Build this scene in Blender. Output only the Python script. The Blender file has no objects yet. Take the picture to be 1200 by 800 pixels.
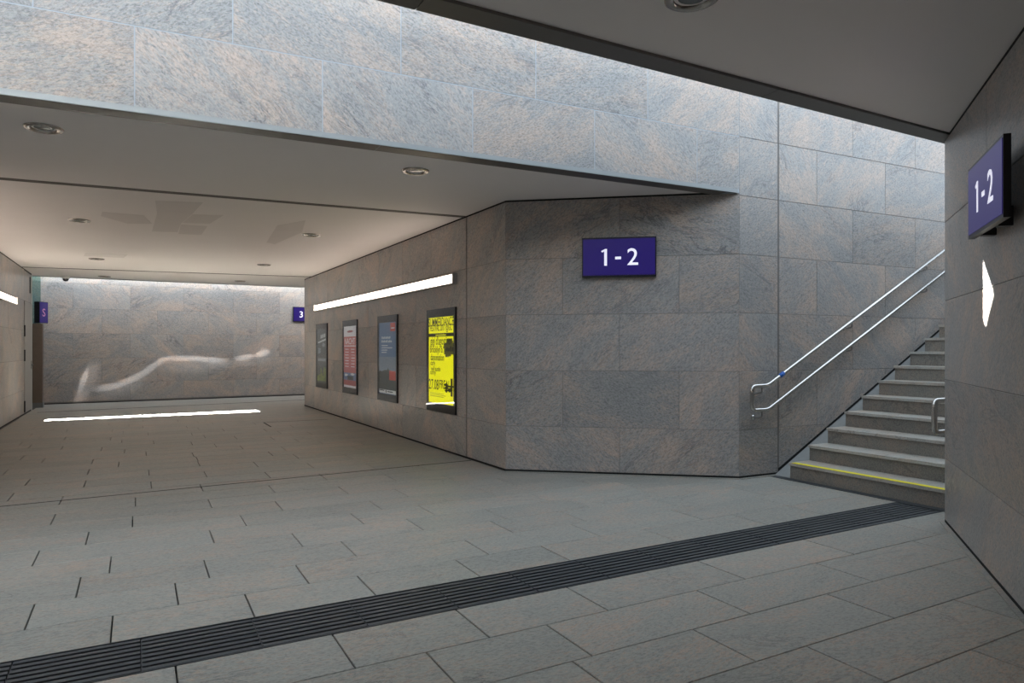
import bpy, bmesh, math, random
from mathutils import Vector, Matrix
random.seed(7)
SC = bpy.context.scene
COL = SC.collection
R = math.radians

# ------------------------------------------------------------------ camera, sky, sun, exposure
YAW = 28.8
cam_d = bpy.data.cameras.new('camera')
cam_d.sensor_width = 36.0
cam_d.lens = 24.0
cam_d.shift_y = 8.0 / 1200.0
cam_d.clip_start = 0.05
cam = bpy.data.objects.new('camera', cam_d)
cam.location = (0, 0, 1.4)
cam.rotation_euler = (R(90), 0, R(-YAW))
COL.objects.link(cam)
SC.camera = cam

world = bpy.data.worlds.new('sky')
SC.world = world
world.use_nodes = True
bg = world.node_tree.nodes['Background']
bg.inputs[0].default_value = (0.75, 0.875, 1.0, 1)
bg.inputs[1].default_value = 1.0

SUN_TAN = 0.93
sun_d = bpy.data.lights.new('sun', 'SUN')
sun_d.energy = 65.0
sun_d.angle = R(0.53)
sun_d.color = (1.0, 0.95, 0.88)
sun = bpy.data.objects.new('sun', sun_d)
sun.rotation_euler = Vector((0.0, -1.0, -SUN_TAN)).to_track_quat('-Z', 'Y').to_euler()
sun.location = (2, 30, 20)
COL.objects.link(sun)

def portal(x0, x1, y0, y1, z):
    d = bpy.data.lights.new('sky_portal', 'AREA')
    d.shape = 'RECTANGLE'; d.size = x1 - x0; d.size_y = y1 - y0
    d.cycles.is_portal = True
    o = bpy.data.objects.new('sky_portal', d)
    o.location = ((x0 + x1) / 2, (y0 + y1) / 2, z)
    COL.objects.link(o)
portal(-6.5, 15.0, 3.1, 5.9, 6.15)
portal(-4.5, 9.0, 19.1, 21.1, 5.7)

vs = SC.view_settings
vs.view_transform = 'Standard'
vs.look = 'None'
vs.gamma = 1.0
vs.use_curve_mapping = False
vs.exposure = 1.35

# ------------------------------------------------------------------ materials
def new_mat(name):
    m = bpy.data.materials.new(name)
    m.use_nodes = True
    nt = m.node_tree
    return m, nt, nt.nodes, nt.links, nt.nodes['Principled BSDF']

def plain(name, col, rough=0.5, metal=0.0, emit=None, estr=0.0, noise=0.06, nscale=14.0, spec=0.5):
    m, nt, N, L, b = new_mat(name)
    tc = N.new('ShaderNodeTexCoord')
    nz = N.new('ShaderNodeTexNoise'); nz.inputs['Scale'].default_value = nscale; nz.inputs['Detail'].default_value = 4
    L.new(tc.outputs['Object'], nz.inputs['Vector'])
    mr = N.new('ShaderNodeMapRange'); mr.inputs[3].default_value = 1 - noise; mr.inputs[4].default_value = 1 + noise
    L.new(nz.outputs['Fac'], mr.inputs[0])
    mx = N.new('ShaderNodeVectorMath'); mx.operation = 'SCALE'
    mx.inputs[0].default_value = col[:3]
    L.new(mr.outputs[0], mx.inputs['Scale'])
    L.new(mx.outputs[0], b.inputs['Base Color'])
    b.inputs['Roughness'].default_value = rough
    b.inputs['Metallic'].default_value = metal
    b.inputs['Specular IOR Level'].default_value = spec
    if emit:
        b.inputs['Emission Color'].default_value = (*emit, 1)
        b.inputs['Emission Strength'].default_value = estr
    return m

def ramp(N, stops):
    r = N.new('ShaderNodeValToRGB')
    e = r.color_ramp.elements
    while len(e) < len(stops): e.new(0.5)
    for i, (p, c) in enumerate(stops):
        e[i].position = p; e[i].color = (*c, 1)
    return r

def stone(name, axis, cool, warm, dark, ang=(0.25, 0.85), rough=0.32, warm_amt=1.0, spec=0.5, contrast=1.0, bump=0.05, cw=0.42, wr_=(0.44, 0.60), vw=0.024):
    """gneiss: veined, each slab with its own grain direction and offset"""
    m, nt, N, L, b = new_mat(name)
    tc = N.new('ShaderNodeTexCoord'); oi = N.new('ShaderNodeObjectInfo')
    def math_(op, a, bb=None, c=None):
        n = N.new('ShaderNodeMath'); n.operation = op
        for i, v in enumerate((a, bb, c)):
            if v is None: continue
            if isinstance(v, (int, float)): n.inputs[i].default_value = v
            else: L.new(v, n.inputs[i])
        return n.outputs[0]
    rnd = oi.outputs['Random']
    # angle: sign from one hash, size from another
    h1 = math_('FRACT', math_('MULTIPLY', rnd, 37.7))
    h2 = math_('FRACT', math_('MULTIPLY', rnd, 91.3))
    sgn = math_('SUBTRACT', math_('MULTIPLY', math_('GREATER_THAN', h1, 0.35), 2.0), 1.0)
    a = math_('MULTIPLY', sgn, math_('ADD', math_('MULTIPLY', h2, ang[1] - ang[0]), ang[0]))
    vr = N.new('ShaderNodeVectorRotate'); vr.rotation_type = axis + '_AXIS'
    L.new(tc.outputs['Object'], vr.inputs['Vector']); L.new(a, vr.inputs['Angle'])
    off = N.new('ShaderNodeCombineXYZ')
    L.new(math_('MULTIPLY', rnd, 53.0), off.inputs[0]); L.new(math_('MULTIPLY', h1, 71.0), off.inputs[1]); L.new(math_('MULTIPLY', h2, 31.0), off.inputs[2])
    ad = N.new('ShaderNodeVectorMath'); ad.operation = 'ADD'
    L.new(vr.outputs[0], ad.inputs[0]); L.new(off.outputs[0], ad.inputs[1])
    def noise(sx, sy, sz, scale, detail, dist=0.0, rough_=0.55):
        mp = N.new('ShaderNodeMapping')
        mp.inputs['Scale'].default_value = (sx, sy, sz)
        L.new(ad.outputs[0], mp.inputs['Vector'])
        n = N.new('ShaderNodeTexNoise')
        n.inputs['Scale'].default_value = scale; n.inputs['Detail'].default_value = detail
        n.inputs['Distortion'].default_value = dist; n.inputs['Roughness'].default_value = rough_
        L.new(mp.outputs[0], n.inputs['Vector'])
        return n.outputs['Fac']
    st = (1, 4, 4)
    cloud = noise(0.9, 2.2, 2.2, 1.3, 5, 0.8)
    grain = noise(1, 3.2, 3.2, 13.0, 6, 1.6, 0.75)
    fine = noise(1, 2.2, 2.2, 40.0, 4, 0.5, 0.7)
    vein = noise(0.8, 2.4, 2.4, 1.7, 8, 0.9, 0.66)
    mask = noise(0.7, 1.2, 1.2, 1.6, 2)
    # warm bands
    wf = math_('ADD', math_('MULTIPLY', cloud, cw), math_('MULTIPLY', grain, 1.0 - cw))
    mrw = N.new('ShaderNodeMapRange'); mrw.interpolation_type = 'SMOOTHSTEP'
    mrw.inputs[1].default_value = wr_[0]; mrw.inputs[2].default_value = wr_[1]
    mrw.inputs[3].default_value = 0; mrw.inputs[4].default_value = warm_amt
    L.new(wf, mrw.inputs[0])
    mixw = N.new('ShaderNodeMix'); mixw.data_type = 'RGBA'
    mixw.inputs[6].default_value = (*cool, 1); mixw.inputs[7].default_value = (*warm, 1)
    L.new(mrw.outputs[0], mixw.inputs[0])
    # dark veins, broken up
    vd = math_('ABSOLUTE', math_('SUBTRACT', vein, 0.5))
    mrv = N.new('ShaderNodeMapRange'); mrv.interpolation_type = 'SMOOTHSTEP'
    mrv.inputs[1].default_value = 0.0; mrv.inputs[2].default_value = vw
    mrv.inputs[3].default_value = 1; mrv.inputs[4].default_value = 0
    L.new(vd, mrv.inputs[0])
    mrm = N.new('ShaderNodeMapRange'); mrm.interpolation_type = 'SMOOTHSTEP'
    mrm.inputs[1].default_value = 0.46; mrm.inputs[2].default_value = 0.66
    L.new(mask, mrm.inputs[0])
    mrf = N.new('ShaderNodeMapRange'); mrf.interpolation_type = 'SMOOTHSTEP'
    mrf.inputs[1].default_value = 0.42; mrf.inputs[2].default_value = 0.60
    L.new(fine, mrf.inputs[0])
    vf = math_('MULTIPLY', math_('MULTIPLY', mrv.outputs[0], mrm.outputs[0]), math_('ADD', math_('MULTIPLY', mrf.outputs[0], 0.6), 0.25))
    # specks
    mrs = N.new('ShaderNodeMapRange'); mrs.interpolation_type = 'SMOOTHSTEP'
    mrs.inputs[1].default_value = 0.57; mrs.inputs[2].default_value = 0.68
    mrs.inputs[4].default_value = 0.85 * contrast
    L.new(fine, mrs.inputs[0])
    df = math_('MINIMUM', math_('ADD', vf, math_('MULTIPLY', mrs.outputs[0], math_('ADD', mask, 0.1))), 0.92)
    mixd = N.new('ShaderNodeMix'); mixd.data_type = 'RGBA'
    L.new(df, mixd.inputs[0]); L.new(mixw.outputs[2], mixd.inputs[6]); mixd.inputs[7].default_value = (*dark, 1)
    # brightness: grain, cloud and slab-to-slab
    br = math_('ADD', math_('MULTIPLY', math_('SUBTRACT', grain, 0.5), 1.0 * contrast), math_('MULTIPLY', math_('SUBTRACT', cloud, 0.5), 0.4 * contrast))
    br = math_('ADD', br, math_('MULTIPLY', math_('SUBTRACT', h2, 0.5), 0.16 * contrast))
    br = math_('ADD', math_('ADD', br, math_('MULTIPLY', math_('SUBTRACT', fine, 0.5), 2.3 * contrast)), 1.0)
    sc = N.new('ShaderNodeVectorMath'); sc.operation = 'SCALE'
    L.new(mixd.outputs[2], sc.inputs[0]); L.new(br, sc.inputs['Scale'])
    L.new(sc.outputs[0], b.inputs['Base Color'])
    b.inputs['Roughness'].default_value = rough
    b.inputs['Specular IOR Level'].default_value = spec
    rr = N.new('ShaderNodeMapRange'); rr.inputs[3].default_value = rough - 0.05; rr.inputs[4].default_value = rough + 0.12
    L.new(grain, rr.inputs[0]); L.new(rr.outputs[0], b.inputs['Roughness'])
    bp = N.new('ShaderNodeBump'); bp.inputs['Strength'].default_value = bump; bp.inputs['Distance'].default_value = 0.004
    L.new(grain, bp.inputs['Height']); L.new(bp.outputs[0], b.inputs['Normal'])
    return m

M = {}
M['wall'] = stone('gneiss_wall', 'Y', (0.338, 0.338, 0.336), (0.435, 0.352, 0.298), (0.07, 0.072, 0.085))
M['floor'] = stone('gneiss_floor', 'Z', (0.315, 0.32, 0.292), (0.385, 0.29, 0.225), (0.08, 0.078, 0.075), ang=(0.0, 0.22), rough=0.45, warm_amt=0.95, contrast=0.8, cw=0.3, wr_=(0.48, 0.62), vw=0.012)
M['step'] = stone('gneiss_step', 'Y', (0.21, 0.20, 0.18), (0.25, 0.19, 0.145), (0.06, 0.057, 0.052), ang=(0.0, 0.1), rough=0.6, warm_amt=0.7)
M['tread'] = stone('gneiss_tread_skylit', 'Z', (0.42, 0.42, 0.39), (0.42, 0.35, 0.29), (0.12, 0.12, 0.11), ang=(0.0, 0.15), rough=0.6, contrast=0.6)  # lightened to carry the skylight that falls on the treads
M['grout'] = plain('dark_joint', (0.19, 0.18, 0.17), 0.9)
M['floor_joint'] = plain('floor_joint', (0.05, 0.047, 0.043), 0.9)
M['light_grout'] = plain('light_joint', (0.40, 0.44, 0.49), 0.7)
M['black'] = plain('black_gap', (0.008, 0.008, 0.008), 0.9)
M['plaster'] = plain('painted_plaster', (0.84, 0.80, 0.785), 0.75, noise=0.025, nscale=1.2)
M['patch'] = plain('repaint_patch', (0.72, 0.68, 0.665), 0.8, noise=0.03, nscale=3)
M['concrete'] = plain('concrete', (0.38, 0.38, 0.37), 0.85, noise=0.1, nscale=3)
M['flash_dark'] = plain('bronze_flashing', (0.17, 0.16, 0.15), 0.45, 0.6)
M['flash_bright'] = plain('aluminium_flashing', (0.32, 0.34, 0.35), 0.4, 0.4)
M['steel'] = plain('brushed_steel', (0.62, 0.61, 0.59), 0.26, 1.0, noise=0.08, nscale=60)
M['steel_shade'] = plain('bracket_steel_shaded', (0.28, 0.27, 0.26), 0.3, 1.0)  # steel darkened to carry the shade the brackets reflect
M['steel_dark'] = plain('dark_steel', (0.30, 0.24, 0.20), 0.35, 0.9, noise=0.1)
M['grate'] = plain('galvanised_grate', (0.095, 0.105, 0.115), 0.5, 0.5, noise=0.15, nscale=40)
M['asphalt'] = plain('roof_asphalt', (0.05, 0.05, 0.052), 0.9, noise=0.2)
M['seam'] = plain('seam_bronze', (0.10, 0.09, 0.08), 0.7)
M['ring'] = plain('lamp_ring', (0.42, 0.39, 0.36), 0.25, 1.0)
M['recess'] = plain('lamp_recess', (0.03, 0.03, 0.03), 0.5)
M['lens'] = plain('lamp_lens', (0.13, 0.15, 0.145), 0.2)
M['signblack'] = plain('sign_housing', (0.010, 0.010, 0.014), 0.35)
M['sign'] = plain('sign_purple', (0.012, 0.005, 0.085), 0.3, emit=(0.02, 0.010, 0.155), estr=0.20, noise=0.03, nscale=3)
M['signwhite'] = plain('sign_white', (0.8, 0.8, 0.85), 0.4, emit=(0.8, 0.8, 0.95), estr=0.3, noise=0.01)
M['signred'] = plain('sign_red', (0.55, 0.25, 0.35), 0.4, emit=(0.6, 0.3, 0.4), estr=0.1, noise=0.01)
M['tube'] = plain('fluorescent_diffuser', (0.9, 0.9, 0.88), 0.5, emit=(1.0, 0.83, 0.70), estr=2.75, noise=0.01)
M['fixture'] = plain('fixture_metal', (0.55, 0.54, 0.52), 0.4, 0.3)
M['yellow_tape'] = plain('yellow_marking', (0.86, 0.76, 0.01), 0.6)
M['blue_tape'] = plain('blue_tape', (0.01, 0.10, 0.42), 0.5)
M['doorpaint'] = plain('door_grey', (0.36, 0.35, 0.33), 0.45)
M['reveal'] = plain('door_reveal', (0.62, 0.66, 0.63), 0.5)
M['white'] = plain('white_plastic', (0.7, 0.7, 0.7), 0.4)
M['dome'] = plain('smoked_dome', (0.02, 0.02, 0.022), 0.1)
M['frame'] = plain('poster_frame', (0.016, 0.015, 0.02), 0.4)
M['pale_stone'] = plain('pale_gutter', (0.27, 0.28, 0.275), 0.6, noise=0.12, nscale=20)

def glassmat(name, tint, spec=1.0):
    m, nt, N, L, b = new_mat(name)
    N.remove(b)
    out = N['Material Output']
    tr = N.new('ShaderNodeBsdfTransparent'); tr.inputs[0].default_value = (*tint, 1)
    gl = N.new('ShaderNodeBsdfGlossy'); gl.inputs['Roughness'].default_value = 0.02
    fr = N.new('ShaderNodeFresnel'); fr.inputs[0].default_value = 1.5
    nz = N.new('ShaderNodeTexNoise'); nz.inputs['Scale'].default_value = 2.0
    mr = N.new('ShaderNodeMapRange'); mr.inputs[3].default_value = 0.96 * spec; mr.inputs[4].default_value = spec
    L.new(nz.outputs['Fac'], mr.inputs[0])
    mu = N.new('ShaderNodeMath'); mu.operation = 'MULTIPLY'
    ge = N.new('ShaderNodeNewGeometry'); sb = N.new('ShaderNodeMath'); sb.operation = 'SUBTRACT'; sb.inputs[0].default_value = 1.0
    L.new(ge.outputs['Backfacing'], sb.inputs[1])
    m2 = N.new('ShaderNodeMath'); m2.operation = 'MULTIPLY'
    L.new(mr.outputs[0], m2.inputs[0]); L.new(sb.outputs[0], m2.inputs[1])
    L.new(fr.outputs[0], mu.inputs[0]); L.new(m2.outputs[0], mu.inputs[1])
    mx = N.new('ShaderNodeMixShader')
    L.new(mu.outputs[0], mx.inputs[0]); L.new(tr.outputs[0], mx.inputs[1]); L.new(gl.outputs[0], mx.inputs[2])
    L.new(mx.outputs[0], out.inputs[0])
    return m
M['glass'] = glassmat('clear_glass', (0.93, 0.95, 0.95))
M['lift_glass'] = glassmat('green_glass', (0.62, 0.74, 0.72))

# ------------------------------------------------------------------ builders
def tag(o, label=None, cat=None, group=None, kind=None):
    if label: o['label'] = label
    if cat: o['category'] = cat
    if group: o['group'] = group
    if kind: o['kind'] = kind
    return o

def empty(name, loc=(0, 0, 0), rz=0.0):
    o = bpy.data.objects.new(name, None)
    o.location = loc; o.rotation_euler = (0, 0, rz)
    o.empty_display_size = 0.2
    COL.objects.link(o)
    return o

def link(name, me, parent=None, loc=(0, 0, 0), rot=(0, 0, 0)):
    o = bpy.data.objects.new(name, me)
    o.location = loc; o.rotation_euler = rot
    COL.objects.link(o)
    if parent: o.parent = parent
    return o

class MB:
    def __init__(s): s.v = []; s.f = []; s.sm = []
    def add(s, vs_, fs, smooth=False):
        k = len(s.v); s.v += [tuple(v) for v in vs_]
        for f in fs: s.f.append([i + k for i in f]); s.sm.append(smooth)
        return s
    def box(s, x0, x1, y0, y1, z0, z1):
        return s.add([(x0, y0, z0), (x1, y0, z0), (x1, y1, z0), (x0, y1, z0), (x0, y0, z1), (x1, y0, z1), (x1, y1, z1), (x0, y1, z1)],
                     [(0, 3, 2, 1), (4, 5, 6, 7), (0, 1, 5, 4), (1, 2, 6, 5), (2, 3, 7, 6), (3, 0, 4, 7)])
    def prism(s, poly, z0, z1):
        a = sum(poly[i][0] * poly[(i + 1) % len(poly)][1] - poly[(i + 1) % len(poly)][0] * poly[i][1] for i in range(len(poly)))
        if a < 0: poly = poly[::-1]
        n = len(poly)
        vs_ = [(x, y, z0) for x, y in poly] + [(x, y, z1) for x, y in poly]
        fs = [tuple(range(n))[::-1], tuple(range(n, 2 * n))] + [(i, (i + 1) % n, n + (i + 1) % n, n + i) for i in range(n)]
        return s.add(vs_, fs)
    def lathe(s, prof, seg=24, c=(0, 0, 0), close=False):
        vs_ = []; fs = []
        for r, z in prof:
            for k in range(seg):
                t = 2 * math.pi * k / seg
                vs_.append((c[0] + r * math.cos(t), c[1] + r * math.sin(t), c[2] + z))
        for i in range(len(prof) - 1):
            for k in range(seg):
                a = i * seg + k; b_ = i * seg + (k + 1) % seg
                fs.append((a, b_, b_ + seg, a + seg))
        return s.add(vs_, fs, True)
    def tube(s, pts, r, seg=12, fillet=0.0, nf=6):
        P_ = [Vector(p) for p in pts]
        if fillet > 0:
            out = [P_[0]]
            for i in range(1, len(P_) - 1):
                a, b_, c = P_[i - 1], P_[i], P_[i + 1]
                d1 = (a - b_).normalized(); d2 = (c - b_).normalized()
                l = min(fillet, (a - b_).length * 0.49, (c - b_).length * 0.49)
                p0 = b_ + d1 * l; p2 = b_ + d2 * l
                for k in range(nf + 1):
                    t = k / nf
                    out.append(p0 * (1 - t) ** 2 + b_ * 2 * t * (1 - t) + p2 * t * t)
            out.append(P_[-1]); P_ = out
        vs_ = []; fs = []
        nrm = None
        for i, p in enumerate(P_):
            if i == 0: t = P_[1] - P_[0]
            elif i == len(P_) - 1: t = P_[-1] - P_[-2]
            else: t = (P_[i + 1] - p).normalized() + (p - P_[i - 1]).normalized()
            t.normalize()
            if nrm is None:
                up = Vector((0, 0, 1)) if abs(t.z) < 0.9 else Vector((0, 1, 0))
                nrm = t.cross(up).normalized()
            else:
                nrm = (nrm - t * nrm.dot(t)).normalized()
            bn = t.cross(nrm)
            for k in range(seg):
                a = 2 * math.pi * k / seg
                vs_.append(p + nrm * (r * math.cos(a)) + bn * (r * math.sin(a)))
        n = len(P_)
        for i in range(n - 1):
            for k in range(seg):
                a = i * seg + k; b_ = i * seg + (k + 1) % seg
                fs.append((a, a + seg, b_ + seg, b_))
        fs.append(tuple(range(seg))); fs.append(tuple(range((n - 1) * seg, n * seg))[::-1])
        return s.add(vs_, fs, True)
    def mesh(s, name, mat):
        me = bpy.data.meshes.new(name)
        me.from_pydata(s.v, [], s.f)
        me.polygons.foreach_set('use_smooth', s.sm)
        bm = bmesh.new(); bm.from_mesh(me)
        bmesh.ops.recalc_face_normals(bm, faces=bm.faces)
        bm.to_mesh(me); bm.free()
        me.materials.append(mat)
        me.update()
        return me
    def build(s, name, mat, parent=None, loc=(0, 0, 0), rot=(0, 0, 0)):
        return link(name, s.mesh(name, mat), parent, loc, rot)

CACHE = {}
def slab_mesh(name, w, h, t, mat, axis):
    """chamfered stone slab. axis 'Y': front faces -Y, w along X, h along Z. axis 'Z': front faces +Z, w along X, h along Y"""
    key = (name, round(w, 3), round(h, 3), t, mat.name, axis)
    if key in CACHE: return CACHE[key]
    c = 0.0025
    a, b = w / 2, h / 2
    ring = lambda u, v, d: [(-u, -v, d), (u, -v, d), (u, v, d), (-u, v, d)]
    P_ = ring(a, b, 0) + ring(a, b, t - c) + ring(a - c, b - c, t)
    V = [(x, -d, y) if axis == 'Y' else (x, y, d - t) for x, y, d in P_]
    fs = [(0, 3, 2, 1), (8, 9, 10, 11)]
    for k in range(4):
        n = (k + 1) % 4
        fs += [(k, n, 4 + n, 4 + k), (4 + k, 4 + n, 8 + n, 8 + k)]
    m = MB().add(V, fs).mesh(name, mat)
    CACHE[key] = m
    return m

COURSES = [0.026, 0.52, 1.15, 1.78, 2.41, 3.062]
class Wall:
    """vertical wall running p->q in plan; its face looks to the right of p->q"""
    def __init__(s, name, p, q, z0, z1, grout='grout', mat_back=None, depth=0.002):
        s.p = Vector(p); s.q = Vector(q)
        d = s.q - s.p; s.L = d.length; s.d = d / s.L
        s.n = Vector((s.d.y, -s.d.x)); s.rz = math.atan2(s.d.y, s.d.x)
        # backing
        s.o = MB().box(0, s.L, depth, 0.16, z0, z1).build(name, M[mat_back or grout], None, (p[0], p[1], 0), (0, 0, s.rz))
        tag(s.o, kind='structure')
        if z0 < 0:
            MB().box(0, s.L, -0.0015, 0.01, 0.006, 0.026).build('painted_shadow_gap', M['black'], s.o)  # black strip painted in for the shade of the recessed foot joint
            if z1 < 3.2: MB().box(0, s.L, -0.0015, 0.01, 3.062, H).build('painted_shadow_gap', M['black'], s.o)  # black strip painted in for the shade of the joint under the ceiling
        s.inv = s.o.matrix_basis.inverted()
    def pt(s, u, off, z):
        v = s.p + s.d * u + s.n * off
        return (v.x, v.y, z)
    def panel(s, u0, u1, z0, z1, gap=0.004, mat='wall', t=0.03):
        w, h = u1 - u0 - gap, z1 - z0 - gap
        if w < 0.03 or h < 0.02: return
        o = link('panel', slab_mesh('panel', w, h, t, M[mat], 'Y'), s.o, ((u0 + u1) / 2, t - 0.002 + random.uniform(-0.0006, 0.0006), (z0 + z1) / 2))
        return o
    def courses(s, zs, joints, **k):
        for i in range(len(zs) - 1):
            js = [0.0] + [j for j in joints[i % len(joints)] if 0.02 < j < s.L - 0.02] + [s.L]
            for a, b in zip(js, js[1:]): s.panel(a, b, zs[i], zs[i + 1], **k)
        return s

def every(start, step, L): 
    o = []; x = start
    while x < L: o.append(x); x += step
    return o

# plan points (metres; tunnel runs along +Y, stairs along +X)
A = (3.68, 6.84); B = (5.66, 5.24); FAR_R = (3.58, 17.0)
ST1 = (13.5, 4.89)
BAND_L = (-6.6, 5.79)
Dp = (5.69, 3.13); D2 = (3.68, 1.53)
H = 3.08
CE = 19.2            # far edge of the tunnel ceiling
TOPZ = 6.1

# ------------------------------------------------------------------ floor
floor = MB().box(-6.6, 6.16, -7.2, 6.6, -0.12, -0.035).box(-4.5, 9, 6.6, 21.2, -0.12, -0.035).build('floor', M['floor_joint'])
tag(floor, kind='structure')
ROWS = {
 -6: (1.36, 1.755, [-0.6, 0.55, 1.45, 2.35, 3.40, 4.4]),
 -5: (1.755, 2.15, [-1.3, 0.0, 0.9, 1.85, 2.76, 3.99, 4.9]),
 -4: (2.15, 2.55, [-1.6, -0.55, 0.35, 1.03, 1.71, 2.43, 3.45, 4.47]),
 -3: (2.55, 2.95, [-1.4, -0.5, 0.5, 1.17, 1.82, 2.84, 3.88, 4.94]),
 -2: (2.95, 3.355, [-1.6, -0.7, 0.15, 0.84, 1.50, 2.21, 3.24, 4.28, 5.3]),
 0: (3.765, 4.145, [-1.4, -0.75, -0.11, 0.54, 1.19, 1.85, 2.51, 3.44, 4.39, 5.07]),
 1: (4.145, 4.54, [-1.7, -0.49, 0.20, 0.90, 2.10, 3.03, 4.06, 5.1]),
 2: (4.54, 4.94, [-1.3, -0.30, 0.39, 1.30, 2.51, 3.19, 4.20, 5.25]),
 3: (4.94, 5.335, [-1.2, -0.15, 1.03, 1.94, 2.66, 3.5, 4.34, 5.4]),
 4: (5.335, 5.73, [-1.6, -0.59, 0.49, 1.59, 2.20, 3.32, 4.4]),
 5: (5.73, 6.125, [-1.4, -0.32, 0.76, 1.87, 2.99, 4.1]),
 6: (6.125, 6.52, [-1.2, -0.03, 1.11, 2.25, 3.4]),
 7: (6.52, 6.915, [-1.7, -0.60, 0.58, 1.79, 2.95]),
 8: (6.915, 7.315, [-1.15, -0.01, 1.18, 2.41]),
 9: (7.315, 7.71, [-1.75, -0.61, 0.57, 1.78, 2.95]),
 10: (7.72, 8.115, [-1.04, 0.13, 1.27, 2.44]),
 11: (8.115, 8.51, [-1.6, -0.47, 0.67, 1.82, 2.97]),
 12: (8.51, 8.91, [-1.0, 0.12, 1.26, 2.4]),
 13: (8.91, 9.31, [-1.6, -0.48, 0.66, 1.81, 2.95]),
 14: (9.31, 9.71, [-1.3, -0.19, 0.67, 1.56, 2.7]),
 15: (9.71, 10.10, [-1.6, -0.48, 0.65, 1.8, 2.9]),
 16: (10.10, 10.49, [-1.02, 0.11, 1.3, 2.4]),
}
n = 17; y = 10.49
while y < 20.9:
    o_ = [(-1.5, 0.0), (-0.95, 0.0), (-1.25, 0.0)][n % 3][0] + random.uniform(-0.1, 0.1)
    ROWS[n] = (y, y + 0.395, every(o_, 1.14, 8.0)); y += 0.395; n += 1
y = 1.36; n = -7
while y > -0.5:
    ROWS[n] = (y - 0.395, y, every(-1.8 + (0.5 if n % 2 else 0), 1.05, 5.0)); y -= 0.395; n -= 1

def xlim(y0, y1):
    ym = (y0 + y1) / 2
    if ym > 17: return -2.07, 3.9 + (ym - 17) * 1.3
    if ym > 6.84: return -2.06, 3.68
    if ym > 5.2: return -2.6, 3.72 + (6.84 - y0) * 1.24
    if ym > 3.1: return -2.6, 6.075
    if ym > 1.53: return -2.6, 3.68 + (y1 - 1.53) * 1.26
    return -2.1, 3.68
far_tiles = MB()
for k, (y0, y1, js) in sorted(ROWS.items()):
    xa, xb = xlim(y0, y1)
    xs = [xa] + [j for j in js if xa + 0.15 < j < xb - 0.12] + [xb]
    for a, b in zip(xs, xs[1:]):
        w, h = b - a - 0.0075, y1 - y0 - 0.004
        if y0 < 12.8:
            link('tile', slab_mesh('tile', w, h, 0.03, M['floor'], 'Z'), floor, ((a + b) / 2, (y0 + y1) / 2, random.uniform(-0.0008, 0.0)))
        else:
            far_tiles.box(a + 0.003, b - 0.003, y0 + 0.003, y1 - 0.003, -0.03, 0.0)
ft = far_tiles.build('distant_tiles', M['floor'], floor)
ft['kind'] = 'stuff'
# maintenance hatch lines and the slot drain in front of the far wall
MB().prism([(-1.9, 18.0), (4.6, 19.05), (4.6, 19.12), (-1.9, 18.07)], -0.02, 0.0015).build('slot_drain', M['black'], floor)
MB().prism([(-2.06, 7.415), (3.66, 7.715), (3.66, 7.74), (-2.06, 7.44)], -0.02, 0.0012).build('expansion_joint', M['floor_joint'], floor)
hatch = MB()
for (x0, y0), (x1, y1) in [((2.1, 13.55), (3.3, 13.55)), ((2.1, 12.75), (2.1, 13.55))]:
    hatch.box(x0 - .012, x1 + .012, y0 - .012, y1 + .012, -0.01, 0.0012)
hatch.build('hatch_joint', M['black'], floor)

# ------------------------------------------------------------------ roofs and ceilings
def struct(name, mb, mat):
    o = mb.build(name, M[mat]); o['kind'] = 'structure'; return o
def band_y(x): return 5.24 - 0.0450 * (x - 5.66)
SEAM_L, SEAM_R = 8.36, 7.93
def seam_y(x): return 8.36 + (x + 1.18) * (7.93 - 8.36) / 4.9
def seam2_y(x): return 17.25 + (x + 2.17) * (16.35 - 17.25) / 5.7
g = 0.014
XL, XR = -4.4, 5.72
ce = struct('ceiling', MB().prism([(-4.4, band_y(-4.4) + 0.05), (5.60, band_y(5.60) + 0.05), (4.3, 6.6), (4.3, seam_y(4.3) - g), (-4.4, seam_y(-4.4) - g)], H, H + 0.05), 'plaster')
MB().prism([(-3, seam_y(-3) + g), (4.3, seam_y(4.3) + g), (4.3, seam2_y(4.3) - g), (-3, seam2_y(-3) - g)], H, H + 0.05).build('ceiling_field', M['plaster'], ce)
MB().prism([(-4.5, seam2_y(-4.5) + g), (8, seam2_y(8) + g), (8, CE - 0.05), (-4.5, CE - 0.05)], H, H + 0.05).build('ceiling_field', M['plaster'], ce)
MB().prism([(-4.4, band_y(-4.4) + 0.06), (13.5, band_y(13.5) + 0.06), (13.5, CE - 0.02), (-4.5, CE - 0.02)], H + 0.05, 3.2).build('roof_slab', M['asphalt'], ce)
for fn, xa_, xb_ in ((seam_y, -2.1, 3.66), (seam2_y, -2.1, 3.6)):
    MB().prism([(xa_, fn(xa_) - .055), (xb_, fn(xb_) - .055), (xb_, fn(xb_) + .055), (xa_, fn(xa_) + .055)], H - 0.003, H + 0.02).build('seam_strip', M['seam'], ce)
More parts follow.
